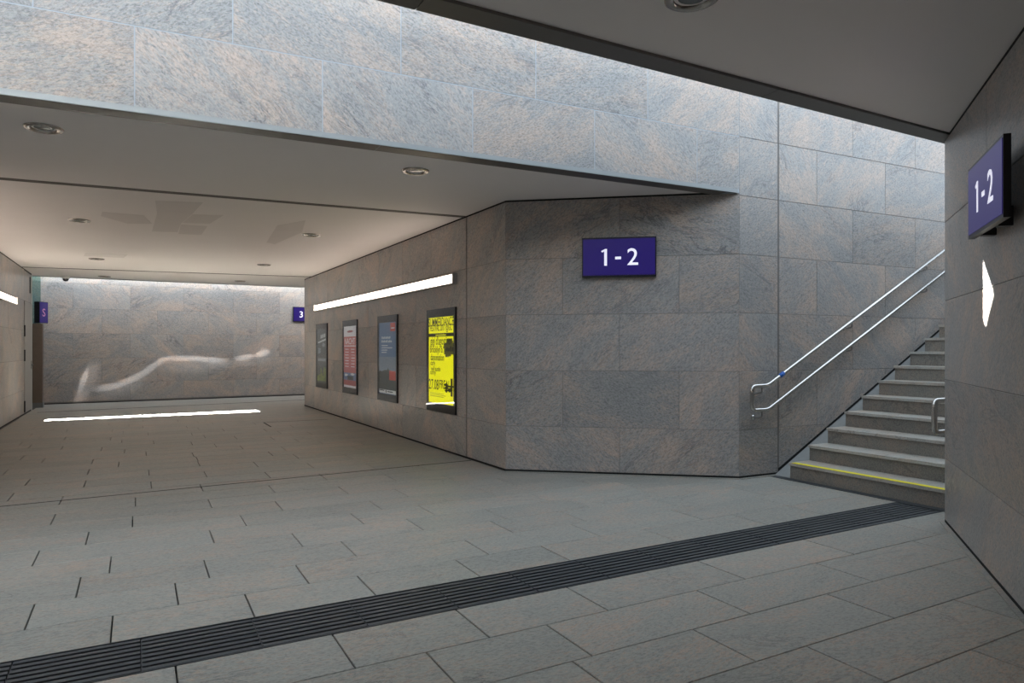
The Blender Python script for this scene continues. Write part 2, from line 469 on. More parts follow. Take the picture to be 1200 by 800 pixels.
# paint repairs on the tunnel ceiling
def unproj(px, py, z):
    c, s = math.cos(R(YAW)), math.sin(R(YAW))
    d = (z - 1.4) * 800 / (408 - py); xc = (px - 600) / 800 * d
    return (xc * c + d * s, -xc * s + d * c)
for poly in ([(182, 235), (238, 237), (226, 250), (212, 262), (208, 272), (178, 271), (184, 250)],
             [(226, 251), (262, 252), (246, 262), (214, 261)],
             [(212, 263), (243, 265), (236, 275), (209, 274)],
             [(120, 248), (168, 252), (178, 262), (150, 262), (118, 253)],
             [(325, 264), (358, 258), (354, 272), (322, 286), (312, 284)],
             [(100, 296), (150, 298), (145, 302), (98, 300)]):
    MB().prism([unproj(a, b, H) for a, b in poly], H - 0.0012, H + 0.002).build('repaint_patch', M['patch'], ce)

slab = struct('ceiling', MB().box(-6.6, 6.5, -7.2, 3.02, H, H + 0.06), 'plaster')
MB().box(-6.6, 6.5, -7.2, 3.16, H + 0.06, 4.0).build('roof_slab', M['concrete'], slab)

# flashings: near slab edge, tunnel ceiling edge, far edge
t1 = struct('trim_1', MB().box(-6.6, 6.5, 3.15, 3.165, H - 0.005, H + 0.3), 'flash_dark')
for a, b in [(-6.6, -3.4), (-3.4, -1.1), (-1.1, 1.20), (1.20, 3.62), (3.62, 6.5)]:
    MB().box(a + .003, b - .003, 3.02, 3.17, H - 0.018, H).build('flashing_sheet', M['flash_dark'], t1)
wdir = math.atan2(-0.045, 1)
t2 = struct('trim_2', MB().prism([(-6.5, band_y(-6.5) - 0.012), (5.63, band_y(5.63) - 0.012), (5.63, band_y(5.63) + 0.02), (-6.5, band_y(-6.5) + 0.02)], H - 0.02, H + 0.022), 'flash_bright')
for a, b in [(-6.5, -3.5), (-3.5, -1.0), (-1.0, 1.75), (1.75, 3.9), (3.9, 5.5)]:
    MB().prism([(a + .003, band_y(a) + 0.0), (b - .003, band_y(b) + 0.0), (b - .003, band_y(b) + 0.16), (a + .003, band_y(a) + 0.16)], H - 0.022, H).build('soffit_sheet', M['flash_dark'], t2)
t3 = struct('trim_3', MB().box(-4.5, 8, CE - 0.06, CE, H - 0.015, H + 0.05), 'flash_dark')

# ------------------------------------------------------------------ walls
# tunnel right wall: p far -> q at the pillar corner
w = Wall('wall_right', FAR_R, A, -0.03, H + 0.04)
WR = w
Lr = w.L
e = 10.16 - 1.03   # distance of the expansion joint from the far end
odd = [e - 1.0 * k * 1.16 for k in range(1, 8)]
ev = [e - 0.58 - k * 1.16 for k in range(0, 8)]
w.courses(COURSES, [sorted([x for x in odd if x > 0.1] + [e - .012, e + .012]), sorted([x for x in ev if x > 0.1] + [e - .012, e + .012])])
# splayed pillar
wp = Wall('wall_pillar', A, B, -0.03, H + 0.04)
wp.courses(COURSES, [[1.278], [0.648, 1.92]])
# return between the pillar and the stair, part of the same plane as the band above
Cx = 0.578
ws = Wall('wall_stair', B, ST1, -0.03, TOPZ)
zs = COURSES[:-1] + [3.04, 3.67, 4.30, 4.93, TOPZ]
for i in range(len(zs) - 1):
    ws.panel(0.0, Cx - 0.011, zs[i], zs[i + 1])
    js = [Cx + 0.011] + ([Cx + 0.61 + 1.2 * k for k in range(7)] if i % 2 else [Cx + 1.22 + 1.17 * k for k in range(6)])
    js = [j for j in js if j < ws.L - .1] + [ws.L]
    for a, b in zip(js, js[1:]): ws.panel(a, b, zs[i], zs[i + 1])
# band over the tunnel mouth (p left)
wb = Wall('wall_upper', BAND_L, B, 3.06, 4.30, grout='light_grout', depth=-0.0012)
o_ = wb.L - 10.672
offs = [[x + o_ for x in (-0.9, 0.35, 1.6, 2.6, 3.73, 4.993, 6.291, 7.575, 8.835, 10.091)], [x + o_ for x in (-0.2, 1.0, 2.2, 3.4, 4.4, 5.635, 6.93, 8.199, 9.459)]]
wb.courses([3.10, 3.67, 4.30], offs, gap=0.005)
# added unseen blocks above the band; the gap left between shapes the sun triangle
ub = lambda x: (x - BAND_L[0]) / wb.d.x
def upright(poly):
    k = len(poly)
    return MB().add([(u, 0.03, z) for u, z in poly] + [(u, 0.15, z) for u, z in poly],
        [tuple(range(k)), tuple(range(k, 2 * k))[::-1]] + [(j, (j + 1) % k, k + (j + 1) % k, k + j) for j in range(k)])
upright([(0, 4.30), (ub(4.695), 4.30), (ub(4.49), 4.72), (0, 4.72)]).build('added_sun_block', M['concrete'], wb.o)
upright([(ub(4.72), 4.30), (wb.L, 4.30), (wb.L, 4.80), (ub(4.72), 4.80)]).build('added_sun_block', M['concrete'], wb.o)
upright([(0, 4.72), (ub(4.49), 4.72), (ub(4.72), 4.80), (wb.L, 4.80), (wb.L, TOPZ), (0, TOPZ)]).build('added_sun_screen', M['concrete'], wb.o)
# wall by the camera on the right
wr = Wall('wall_corner', Dp, D2, -0.03, H + 0.02)
wr.courses(COURSES, [[2.2], [2.3], [2.15], [2.25], [1.313]])
wr2 = Wall('wall_near_right', D2, (3.68, -7.2), -0.03, H + 0.02)
wr2.courses(COURSES, [every(1.1, 1.25, 9), every(0.5, 1.25, 9)])
wn = Wall('wall_stair_near', (13.5, 3.13), Dp, -0.03, 3.67)
wn.courses(COURSES[:-1] + [3.04, 3.67], [every(0.6, 1.2, 8), every(1.2, 1.2, 8)])
# left side
wl = Wall('wall_left', (-2.08, 6.84), (-2.08, 18.72), -0.03, H + 0.04)
DOOR0 = 10.72
for i in range(len(COURSES) - 1):
    js = [0.0] + (every(0.55, 1.16, DOOR0 - .3) if i % 2 else every(1.1, 1.16, DOOR0 - .3)) + [DOOR0]
    for a, b in zip(js, js[1:]): wl.panel(a, b, COURSES[i], COURSES[i + 1])
wl.panel(DOOR0, wl.L, 2.41, 3.045)
Wall('wall_left_splay', (-4.06, 5.68), (-2.08, 6.84), -0.03, H + 0.04).courses(COURSES, [[1.1], [0.6, 1.7]])
Wall('wall_left_end', (-6.6, 3.0), (-6.6, 5.8), -0.03, TOPZ).courses(zs, [[1.2], [0.6, 1.8]])
Wall('wall_left_return', (-6.6, 5.795), (-4.06, 5.68), -0.03, 3.1).courses(COURSES, [[1.2], [0.6, 1.8]])
Wall('wall_near_left', (-2.1, -7.2), (-2.1, 1.53), -0.03, H + .02).courses(COURSES, [every(1.1, 1.25, 8.6), every(0.5, 1.25, 8.6)])
Wall('wall_near_splay', (-2.1, 1.53), (-4.1, 3.13), -0.03, H + .02).courses(COURSES, [[1.28], [0.65, 1.92]])
Wall('wall_near_return', (-4.1, 3.13), (-6.6, 3.13), -0.03, H + .02).courses(COURSES, [[1.28], [0.65, 1.92]])
Wall('wall_back', (3.8, -7.1), (-2.2, -7.1), -0.03, H + .02).courses(COURSES, [every(0.6, 1.2, 6), every(1.2, 1.2, 6)])
# far wall and the far light well
FW0, FW1 = (-4.6, 20.31), (9.0, 21.08)
wf = Wall('wall_far', FW0, FW1, -0.03, 4.0)
oF = 2.6
odd = every(0.65, 1.27, wf.L); ev = every(1.28, 1.27, wf.L)
wf.courses([0.05] + COURSES[1:-1] + [3.04, 3.50, 4.0], [odd, ev])
wfd = wf.d
def far_sun_block(u0, u1, z1):  # added out-of-view blocks that cut off the ends of the sun strip
    mb = MB().box(u0, u1, 0.0, 0.16, 4.0, z1)
    mb.build('added_sun_block', M['concrete'], wf.o)
UL = 3.05; UR = 7.0
far_sun_block(0, UL, 5.7); far_sun_block(UR, wf.L, 5.7)
Wall('wall_far_splay', (5.6, 18.65), FAR_R, -0.03, H + .04).courses(COURSES, [[1.28], [0.65, 1.92]])
Wall('wall_far_return', (9.0, 18.65), (5.6, 18.65), -0.03, 5.7).courses(zs, [[1.28], [0.65, 1.92]])
Wall('wall_far_right_end', (9.0, 21.2), (9.0, 18.5), -0.03, 5.7).courses(zs, [[1.28], [0.65, 1.92]])
Wall('wall_far_left_end', (-4.5, 18.5), (-4.5, 20.5), -0.03, 5.7).courses(zs, [[1.28], [0.65, 1.92]])
Wall('wall_lift_side', (-2.08, 18.72), (-4.5, 18.72), -0.03, H + .04).courses(COURSES, [[1.2], [.6, 1.8]])
# black strip painted as the shadow gap along the sloping foot of the stair wall
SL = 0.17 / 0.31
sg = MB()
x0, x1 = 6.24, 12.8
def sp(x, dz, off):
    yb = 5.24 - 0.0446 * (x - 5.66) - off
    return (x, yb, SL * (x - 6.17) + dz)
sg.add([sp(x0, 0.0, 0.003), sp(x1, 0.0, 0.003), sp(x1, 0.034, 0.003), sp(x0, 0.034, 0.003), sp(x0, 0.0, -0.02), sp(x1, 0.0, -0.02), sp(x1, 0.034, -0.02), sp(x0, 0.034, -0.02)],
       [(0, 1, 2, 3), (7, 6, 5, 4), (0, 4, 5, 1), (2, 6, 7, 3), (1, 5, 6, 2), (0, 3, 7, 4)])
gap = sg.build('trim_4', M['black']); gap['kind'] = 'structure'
# stone kerb under the right wall and the pillar
def kerb(nm, wl_, u0, u1):
    a = wl_.pt(u0, 0.0, 0); b = wl_.pt(u1, 0.0, 0); c = wl_.pt(u1, 0.035, 0); d = wl_.pt(u0, 0.035, 0)
    o = MB().prism([a[:2], b[:2], c[:2], d[:2]], -0.03, 0.008).build(nm, M['floor']); o['kind'] = 'structure'
kerb('baseboard_right', wr, 0.0, wr.L); kerb('baseboard_pillar', wp, 0.0, wp.L); kerb('baseboard_return', ws, 0.0, Cx)

# ------------------------------------------------------------------ staircase
NST = 20
RUN, RISE, SX = 0.31, 0.17, 6.17
YS0, YS1 = 3.15, 5.0
st = empty('staircase', (SX, 4.1, 0))
tag(st, 'grey stone staircase rising to the right beside the long steel handrail', 'staircase')
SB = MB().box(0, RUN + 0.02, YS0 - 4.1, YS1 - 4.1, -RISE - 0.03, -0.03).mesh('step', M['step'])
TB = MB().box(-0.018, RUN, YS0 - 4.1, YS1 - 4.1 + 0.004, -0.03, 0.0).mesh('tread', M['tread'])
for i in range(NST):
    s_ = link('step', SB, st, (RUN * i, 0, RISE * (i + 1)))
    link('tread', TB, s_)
# yellow marking on the first nosing
ys = MB().box(-0.017, 0.050, YS0 - 4.1, 4.97 - 4.1, RISE, RISE + 0.0025).build('warning_stripe', M['yellow_tape'], st)
ys['label'] = 'yellow warning stripe along the lowest nosing'
# sloping side gutter between steps and wall
gm = MB()
xa, xb = 0.0, RUN * NST
def gp(x, yy, dz): return (x, yy - 4.1, SL * x + dz)
yw0, yw1 = 5.205, 4.93
gm.add([gp(xa, YS1, 0.005), gp(xb, YS1, 0.005), (xb, yw1 - 4.1, SL * xb + 0.005), (xa, yw0 - 4.1, 0.005),
        gp(xa, YS1, -0.2), gp(xb, YS1, -0.2), (xb, yw1 - 4.1, SL * xb - 0.2), (xa, yw0 - 4.1, -0.2)],
       [(0, 1, 2, 3), (7, 6, 5, 4), (0, 4, 5, 1), (2, 6, 7, 3), (1, 5, 6, 2), (0, 3, 7, 4)])
gm.build('side_gutter', M['pale_stone'], st)
# metal threshold at the foot of the stair
th = MB().box(6.085, 6.168, 3.2, 5.16, -0.03, 0.002).build('trim_5', M['grate']); th['kind'] = 'structure'
# upper landing
up = MB().box(SX + RUN * NST, 13.6, 3.1, 5.0, RISE * NST - 0.4, RISE * NST).build('upper_landing', M['step']); up['kind'] = 'structure'
uw = Wall('wall_stair_end', (13.5, 5.0), (13.5, 3.1), 0.0, 3.45, mat_back='concrete')

# ------------------------------------------------------------------ handrails
def rail_y(x): return 5.155 - 0.0446 * (x - 5.66)
def rp(x, z): return (x, rail_y(x), z)
hr = empty('handrail', rp(5.75, 0.7))
tag(hr, 'long brushed steel double handrail climbing the wall beside the stairs', 'handrail')
bx, by_, bz = hr.location
def loc_(pts): return [(p[0] - bx, p[1] - by_, p[2] - bz) for p in pts]
XE = 11.6
main = [rp(XE, 1.0 + (XE - 5.985) * 0.536), rp(5.985, 1.0), rp(5.757, 0.995), rp(5.757, 0.738), rp(5.985, 0.738), rp(XE, 0.738 + (XE - 5.985) * 0.532)]
MB().tube(loc_(main), 0.0225, 14, fillet=0.05).build('rail', M['steel'], hr)
tp = [rp(6.155, 1.0 + 0.17 * 0.536), rp(6.22, 1.0 + 0.235 * 0.536)]
b_ = MB().tube(loc_(tp), 0.0245, 14).build('tape_band', M['blue_tape'], hr); b_['label'] = 'blue tape wrapped round the rail'
def bracket(x, z, par, sgn, org):
    ox, oy, oz = org
    y = rail_y(x) if sgn > 0 else RY
    dpt = 0.083 if sgn > 0 else 0.14
    p = [(x, y, z - 0.015), (x, y, z - 0.075), (x - 0.03, y + sgn * 0.03, z - 0.085), (x - 0.045, y + sgn * dpt, z - 0.085)]
    MB().tube([(a - ox, b - oy, c - oz) for a, b, c in p], 0.010, 8, fillet=0.018, nf=3).build('bracket', M['steel_shade'], par)
    y2 = y + sgn * dpt
    mb = MB().tube([(x - 0.045 - ox, y2 - sgn * 0.006 - oy, z - 0.085 - oz), (x - 0.045 - ox, y2 - oy, z - 0.085 - oz)], 0.028, 14)
    mb.build('wall_rosette', M['steel'], par)
for x in (5.90, 7.33, 8.72, 10.1, 11.4):
    dx = max(0, x - 5.985)
    bracket(x, 1.0 + dx * 0.536, hr, 1, (bx, by_, bz)); bracket(x, 0.738 + dx * 0.532, hr, 1, (bx, by_, bz))
RY = 3.275
h2 = empty('handrail', (5.8, RY, 0.7))
tag(h2, 'looped end of the steel handrail peeking past the right wall corner', 'handrail')
main = [(XE, RY, 0.965 + (XE - 6.05) * 0.536), (6.05, RY, 0.965), (5.80, RY, 0.965), (5.80, RY, 0.70), (6.05, RY, 0.70), (XE, RY, 0.70 + (XE - 6.05) * 0.532)]
MB().tube([(a - 5.8, b - RY, c - 0.7) for a, b, c in main], 0.0225, 14, fillet=0.05).build('rail', M['steel'], h2)
for x in (6.0, 7.4, 8.8, 10.2):
    dx = max(0, x - 6.05)
    bracket(x, 0.965 + dx * 0.536, h2, -1, (5.8, RY, 0.7)); bracket(x, 0.70 + dx * 0.532, h2, -1, (5.8, RY, 0.7))

# ------------------------------------------------------------------ drain grate
dg = empty('drain_grate', (-3.0, 3.56, 0))
tag(dg, 'long dark slatted drain grate set across the stone floor', 'drain grate')
MB().box(0, 9.06, -0.205, 0.205, -0.034, -0.03).build('gutter', M['black'], dg)
fm = MB().box(0, 9.06, -0.203, -0.197, -0.03, 0.001).box(0, 9.06, 0.197, 0.203, -0.03, 0.001)
fm.build('edge_frame', M['grate'], dg)
SEG = 0.503
BAR = MB().box(0.004, SEG - 0.004, -0.0150, 0.0150, -0.024, 0.0).mesh('bar', M['grate'])
CRS = MB().box(0.0, 0.012, -0.194, 0.194, -0.026, -0.006).mesh('grate_panel', M['grate'])
for i in range(18):
    pn = link('grate_panel', CRS, dg, (i * SEG, 0, random.uniform(-0.0015, 0.0)))
    for k in range(8):
        link('bar', BAR, pn, (0, -0.1715 + k * 0.049, 0))

# ------------------------------------------------------------------ signs
def text_mesh(body, size, mat, name='lettering', ext=0.0015, sx=1.0, bold=0.006):
    cu = bpy.data.curves.new('t', 'FONT')
    cu.body = body; cu.size = size; cu.align_x = 'CENTER'; cu.align_y = 'CENTER'; cu.extrude = ext; cu.resolution_u = 3; cu.offset = bold * size
    to = bpy.data.objects.new('t', cu)
    COL.objects.link(to)
    bpy.context.view_layer.update()
    dg_ = bpy.context.evaluated_depsgraph_get()
    me = bpy.data.meshes.new_from_object(to.evaluated_get(dg_))
    bpy.data.objects.remove(to); bpy.data.curves.remove(cu)
    # text lies in XY; stand it up so that it faces -Y, and centre it
    xs = [v.co.x for v in me.vertices]; ys_ = [v.co.y for v in me.vertices]
    cx, cy = (min(xs) + max(xs)) / 2, (min(ys_) + max(ys_)) / 2
    for v in me.vertices:
        x, y_, z = v.co
        v.co = ((x - cx) * sx, -z, y_ - cy)
    me.materials.clear(); me.materials.append(mat); me.name = name
    return me

def one_mesh(size, mat):
    hh = size * 0.72
    pts = [(0.055, -0.5), (0.055, 0.5), (-0.02, 0.5), (-0.175, 0.375), (-0.13, 0.29), (-0.052, 0.36), (-0.052, -0.5)]
    pts = [((x + 0.02) * hh * 1.55, y * hh) for x, y in pts][::-1]
    k = len(pts)
    return MB().add([(x, -0.0015, z) for x, z in pts] + [(x, 0.0015, z) for x, z in pts],
        [tuple(range(k)), tuple(range(k, 2 * k))[::-1]] + [(j, (j + 1) % k, k + (j + 1) % k, k + j) for j in range(k)]).mesh('lettering', mat)

def sign(label, loc, rz, wd, ht, dp, glyphs, name='platform_sign', rim=0.013, stand=0.0):
    """hangs on a wall: local -Y faces the viewer, back at y=0"""
    o = empty(name, loc, rz); tag(o, label, 'sign')
    MB().box(-wd / 2, wd / 2, -dp, -stand, -ht / 2, ht / 2).build('housing', M['signblack'], o)
    if stand:
        for sx_ in (-0.22, 0.12):
            MB().box(sx_ - 0.03, sx_ + 0.03, -stand, 0, -ht / 2 - 0.008, -ht / 2 + 0.1).build('bracket', M['signblack'], o)
    MB().box(-wd / 2 + rim, wd / 2 - rim, -dp - 0.003, -dp, -ht / 2 + rim * 1.6, ht / 2 - rim * 1.3).build('face', M['sign'], o)
    for body, size, gx, gz, mt, sx in glyphs:
        link('lettering', one_mesh(size, M[mt]) if body == '1' else text_mesh(body, size, M[mt], sx=sx), o, (gx, -dp - 0.0035, gz))
    return o
G12 = [('1', 0.255, -0.150, 0.0, 'signwhite', 1.0), ('-', 0.28, -0.008, -0.010, 'signwhite', 0.9), ('2', 0.262, 0.15, 0.002, 'signwhite', 1.0)]
uc, zc = 1.272, 2.40
sign('purple sign reading 1-2 on the angled pillar beside the tunnel', wp.pt(uc, 0.0, zc), wp.rz, 0.805, 0.435, 0.06, G12)
sign('purple sign reading 1-2 on the right-hand wall by the stairs', wr.pt(1.74, 0.0, 2.30), wr.rz, 0.79, 0.435, 0.105, G12, stand=0.07)
G3 = [('3', 0.26, -0.175, 0.0, 'signwhite', 1.0)]
uf = 4.06 + 4.6 + 0.40
sign('purple sign with the numeral 3 on the far wall at the tunnel end', wf.pt(uf, 0.0, 2.405), wf.rz, 0.805, 0.435, 0.06, G3)

# ------------------------------------------------------------------ poster cases on the right tunnel wall
COLS = {}
def pc(name, col, e=0.10, rough=0.5):  # faint default glow added to brighten prints of the unlit posters
    if name not in COLS: COLS[name] = plain('print_' + name, col, rough, emit=col if e else None, estr=e, noise=0.05, nscale=8)
    return COLS[name]
PW, PH = 0.985, 1.415
def poster(label, u, quads, texts, base):
    """u: centre along wall_right measured from its far end"""
    o = empty('poster_case', WR.pt(u, 0.0, 1.235), WR.rz)
    tag(o, label, 'poster', 'poster cases along the tunnel wall')
    t = 0.022
    fr = MB().box(-PW / 2, PW / 2, -t, 0, PH / 2 - 0.115, PH / 2).box(-PW / 2, PW / 2, -t, 0, -PH / 2, -PH / 2 + 0.115)
    fr.box(-PW / 2, -PW / 2 + 0.06, -t, 0, -PH / 2 + .115, PH / 2 - .115).box(PW / 2 - 0.06, PW / 2, -t, 0, -PH / 2 + .115, PH / 2 - .115)
    fr.build('frame', M['frame'], o)
    sh = MB().box(-PW / 2 + 0.06, PW / 2 - 0.06, -0.010, -0.002, -PH / 2 + 0.115, PH / 2 - 0.115).build('sheet', base, o)
    W_, H_ = PW - 0.12, PH - 0.23
    by = {}
    for i, (mt, poly) in enumerate(quads):
        by.setdefault(mt.name, (mt, MB()))[1]
        mb = by[mt.name][1]
        pts = [((a - 0.5) * W_, (0.5 - b) * H_) for a, b in poly]
        yy = -0.0105 - 0.00035 * (i % 12)
        k = len(pts)
        mb.add([(x, yy, z) for x, z in pts] + [(x, yy + 0.0004, z) for x, z in pts], [tuple(range(k)), tuple(range(k, 2 * k))[::-1]] + [(j, (j + 1) % k, k + (j + 1) % k, k + j) for j in range(k)])
    for mt, mb in by.values(): mb.build('print', mt, sh)
    for body, size, a, b, mt, sx in texts:
        me = text_mesh(body, size, mt, name='lettering', ext=0.0003, sx=sx)
        link('lettering', me, sh, ((a - 0.5) * W_, -0.0155, (0.5 - b) * H_))
    MB().box(-PW / 2 + 0.004, PW / 2 - 0.004, -t - 0.004, -t, -PH / 2 + .004, PH / 2 - .004).build('glass', M['glass'], o)
    return o
def q(x0, y0, x1, y1): return [(x0, y0), (x1, y0), (x1, y1), (x0, y1)]
def blob(cx, cy, rx, ry, n=14, jit=0.35):
    return [(cx + rx * math.cos(2 * math.pi * k / n) * (1 + random.uniform(-jit, jit)), cy + ry * math.sin(2 * math.pi * k / n) * (1 + random.uniform(-jit, jit))) for k in range(n)]
def ucen(yc): return 17.0 - yc     # along the wall from the far end
# yellow festival poster, lit from behind
YEL = pc('yellow', (0.85, 0.80, 0.0), 0.36); K = pc('ink', (0.012, 0.012, 0.01), 0.0); KG = pc('ink_soft', (0.16, 0.15, 0.02), 0.1)
quads = [(K, q(0.0, 0.185, 1.0, 0.225))]
quads += [(KG, q(.62, .30, .985, .43)), (KG, q(.72, .25, .93, .31))]
for i in range(10): quads.append((KG, blob(random.uniform(.62, .93), random.uniform(.27, .45), .05, .022)))
for i in range(5): quads.append((K, q(.64 + .07 * i, .335 + .012 * (i % 3), .69 + .07 * i, .395)))
for i in range(5): quads.append((K, blob(random.uniform(.7, .97), random.uniform(.72, .86), .07, .018)))
quads += [(K, q(.88, .70, .95, .90)), (K, q(.70, .78, .98, .80))]
quads += [(KG, q(.05, .885 + .018 * i, .6 + .08 * (i % 2), .890 + .018 * i)) for i in range(3)]
texts = [('SUMMERDANCE', 0.165, .5, .055, K, .72), ('FESTIVAL 2017 @GC', 0.125, .5, .13, K, .66), ('www.summerdance', 0.04, .5, .205, YEL, 1.1),
         ("gigi d'agostino", 0.165, .48, .285, K, .74), ('brooklyn b.', 0.135, .33, .385, K, .75), ('dancenation', 0.13, .36, .465, K, .75),
         ('carly', 0.095, .18, .54, K, .9), ('neil austin', 0.095, .30, .60, K, .85), ('corny', 0.095, .19, .66, K, .9), ('27.08', 0.20, .22, .785, K, .8), ('FREAL', 0.17, .66, .775, K, .8)]
poster('lit yellow poster in a black case, nearest the pillar', ucen(8.66), quads, texts, YEL)
# blue evening-sky poster
SKY = pc('dusk_blue', (0.13, 0.20, 0.33)); SK2 = pc('dusk_low', (0.22, 0.27, 0.33)); HILL = pc('hill', (0.09, 0.098, 0.095)); RED = pc('red', (0.55, 0.09, 0.07)); PALE = pc('pale', (0.62, 0.64, 0.66)); WH = pc('paper', (0.75, 0.75, 0.73))
hill = [(0, .70), (.08, .675), (.16, .69), (.27, .672), (.36, .66), (.45, .665), (.52, .635), (.6, .66), (.72, .67), (.85, .69), (1, .70), (1, .94), (0, .94)]
quads = [(SK2, q(0, .48, 1, .72)), (HILL, hill), (RED, q(.66, .01, .93, .125)), (RED, q(.60, .67, .95, .80)), (WH, q(.02, .94, 1, .99)), (HILL, q(.05, .945, .3, .96)), (HILL, q(.4, .945, .45, .98)), (HILL, q(.5, .955, .8, .97))]
quads += [(PALE, q(.16, .315 + .032 * i, .16 + w_, .328 + .032 * i)) for i, w_ in enumerate((.36, .62, .34, .30))]
for r_, n_ in ((.195, 7), (.247, 8)):
    quads += [(PALE, q(.16 + .075 * i, r_ + .006 * (i % 2), .215 + .075 * i, r_ + .032)) for i in range(n_)]
quads.append((PALE, q(.70, .075, .89, .09)))
texts = []
poster('dusky blue poster with red squares, between the yellow and the red-and-white poster', ucen(10.87), quads, texts, SKY)
# red and white list poster
PR = pc('faded_red', (0.48, 0.13, 0.13)); BL = pc('photo_blue', (0.13, 0.19, 0.33)); LG = pc('light_grey', (0.72, 0.70, 0.74)); DR = pc('dark_red', (0.34, 0.08, 0.085))
quads = [(PR, q(0, .17, 1, .76)), (BL, q(0, .76, 1, .88)), (DR, q(0, .88, 1, .965)), (PALE, blob(.2, .8, .12, .02)), (PALE, blob(.7, .78, .14, .018)), (HILL, q(.3, .81, .75, .875)), (DR, blob(.5, .085, .26, .018))]
for i in range(7):
    quads.append((LG, q(.12, .37 + .047 * i, .40, .382 + .047 * i))); quads.append((LG, q(.60, .37 + .047 * i, .86, .382 + .047 * i)))
quads.append((LG, q(.05, .315, .95, .33)))
texts = [('NACHT', 0.17, .5, .245, LG, 1.2)]
poster('red and white poster with list columns, second from the far end of the row', ucen(13.055), quads, texts, LG)
# dark poster
DK = pc('charcoal', (0.12, 0.125, 0.13)); GR = pc('acid_green', (0.36, 0.46, 0.03)); MG = pc('mid_grey', (0.30, 0.32, 0.35))
quads = [(MG, blob(.25, .4, .14, .06)), (PALE, [(.1, .24), (.9, .18), (.9, .215), (.1, .27)]), (MG, blob(.7, .3, .14, .04)), (MG, q(.1, .55, .9, .6))]
for i in range(8): quads.append((GR, q(.08 + .11 * i, .93 - random.uniform(.03, .25), .12 + .11 * i, .97)))
quads += [(PALE, [(.38 + .13 * i, .115 - .008 * i), (.47 + .13 * i, .11 - .008 * i), (.47 + .13 * i, .175 - .008 * i), (.38 + .13 * i, .18 - .008 * i)]) for i in range(4)]
texts = []
poster('dark grey poster with green streaks, the one farthest down the tunnel', ucen(15.26), quads, texts, DK)

# ------------------------------------------------------------------ lamps
def strip_light(wl_, u0, u1, label, nseg):
    o = empty('strip_light', wl_.pt((u0 + u1) / 2, 0.0, 2.315), wl_.rz)
    tag(o, label, 'wall light')
    L_ = u1 - u0
    prof = [(0, -0.072), (-0.060, -0.072), (-0.060, -0.062), (-0.020, 0.062), (-0.020, 0.072), (0, 0.072)]
    k_ = len(prof)
    MB().add([(-L_ / 2, y_, z_) for y_, z_ in prof] + [(L_ / 2, y_, z_) for y_, z_ in prof],
             [tuple(range(k_)), tuple(range(k_, 2 * k_))[::-1]] + [(j, (j + 1) % k_, k_ + (j + 1) % k_, k_ + j) for j in range(k_)]).build('housing', M['fixture'], o)
    for e_ in (-L_ / 2, L_ / 2):
        MB().box(e_ - 0.008, e_ + 0.008, -0.064, 0, -0.073, 0.073).build('end_cap', M['fixture'], o)
    for k in range(nseg):
        a = -L_ / 2 + L_ * k / nseg + 0.006; b = -L_ / 2 + L_ * (k + 1) / nseg - 0.006
        a = -L_ / 2 + L_ * k / nseg + 0.006; b = -L_ / 2 + L_ * (k + 1) / nseg - 0.006
        ty = lambda z_: -0.023 - (0.062 - z_) * 0.32
        d0, d1 = -0.060, 0.060
        MB().add([(a, ty(d0), d0), (b, ty(d0), d0), (b, ty(d1), d1), (a, ty(d1), d1), (a, ty(d0) + .008, d0 + .004), (b, ty(d0) + .008, d0 + .004), (b, ty(d1) + .004, d1), (a, ty(d1) + .004, d1)],
                 [(0, 1, 2, 3), (7, 6, 5, 4), (0, 4, 5, 1), (2, 6, 7, 3), (1, 5, 6, 2), (0, 3, 7, 4)]).build('diffuser', M['tube'], o)
    return o
strip_light(WR, 17.0 - 15.78, 17.0 - 8.17, 'long glowing white strip light above the posters', 5)
strip_light(wl, 8.3 - 6.84, 16.15 - 6.84, 'glowing strip light on the left tunnel wall', 5)

strip_light(wr2, 1.2, 7.4, 'added unseen strip light behind the viewpoint, brightening the near ceiling', 4)  # added lamp out of view, there to brighten the near ceiling

def downlight_proto():
    o = empty('downlight')
    MB().lathe([(0.132, 0.0), (0.130, -0.008), (0.118, -0.014), (0.088, -0.012), (0.082, 0.004), (0.080, 0.03)], 32).build('ring', M['ring'], o)
    MB().lathe([(0.082, 0.02), (0.0801, 0.006), (0.066, 0.004), (0.0645, 0.012)], 28).build('recess', M['recess'], o)
    MB().lathe([(0.066, -0.001), (0.045, -0.004), (0.0, -0.005)], 24).build('lens', M['lens'], o)
    return o
DL = [((2.33, 2.45), 'round recessed downlight in the near ceiling cut by the top picture edge'),
      ((-0.62, 6.28), 'round recessed downlight at the left of the tunnel mouth, first ceiling field'),
      ((2.31, 6.10), 'round recessed downlight in front of the ceiling seam, near the pillar'),
      ((-0.66, 10.59), 'round recessed downlight just behind the ceiling seam, left row'),
      ((2.27, 10.29), 'round recessed downlight behind the ceiling seam, right row above the strip light'),
      ((-0.66, 14.97), 'small round downlight in the left row, third from the tunnel mouth'),
      ((2.24, 14.42), 'small round downlight in the right row, third from the tunnel mouth'),
      ((-0.66, 18.55), 'tiny downlight near the far ceiling edge, left of the pair'),
      ((2.26, 18.2), 'tiny downlight near the far ceiling edge, right of the pair')]
proto = downlight_proto()
for i, ((x, y), lb) in enumerate(DL):
    if i == 0: o = proto
    else:
        o = proto.copy(); COL.objects.link(o)
        for ch in proto.children:
            c = ch.copy(); COL.objects.link(c); c.parent = o
    o.location = (x, y, H); o.rotation_euler = (0, 0, i * 0.7)
    tag(o, lb, 'downlight', 'recessed ceiling downlights')

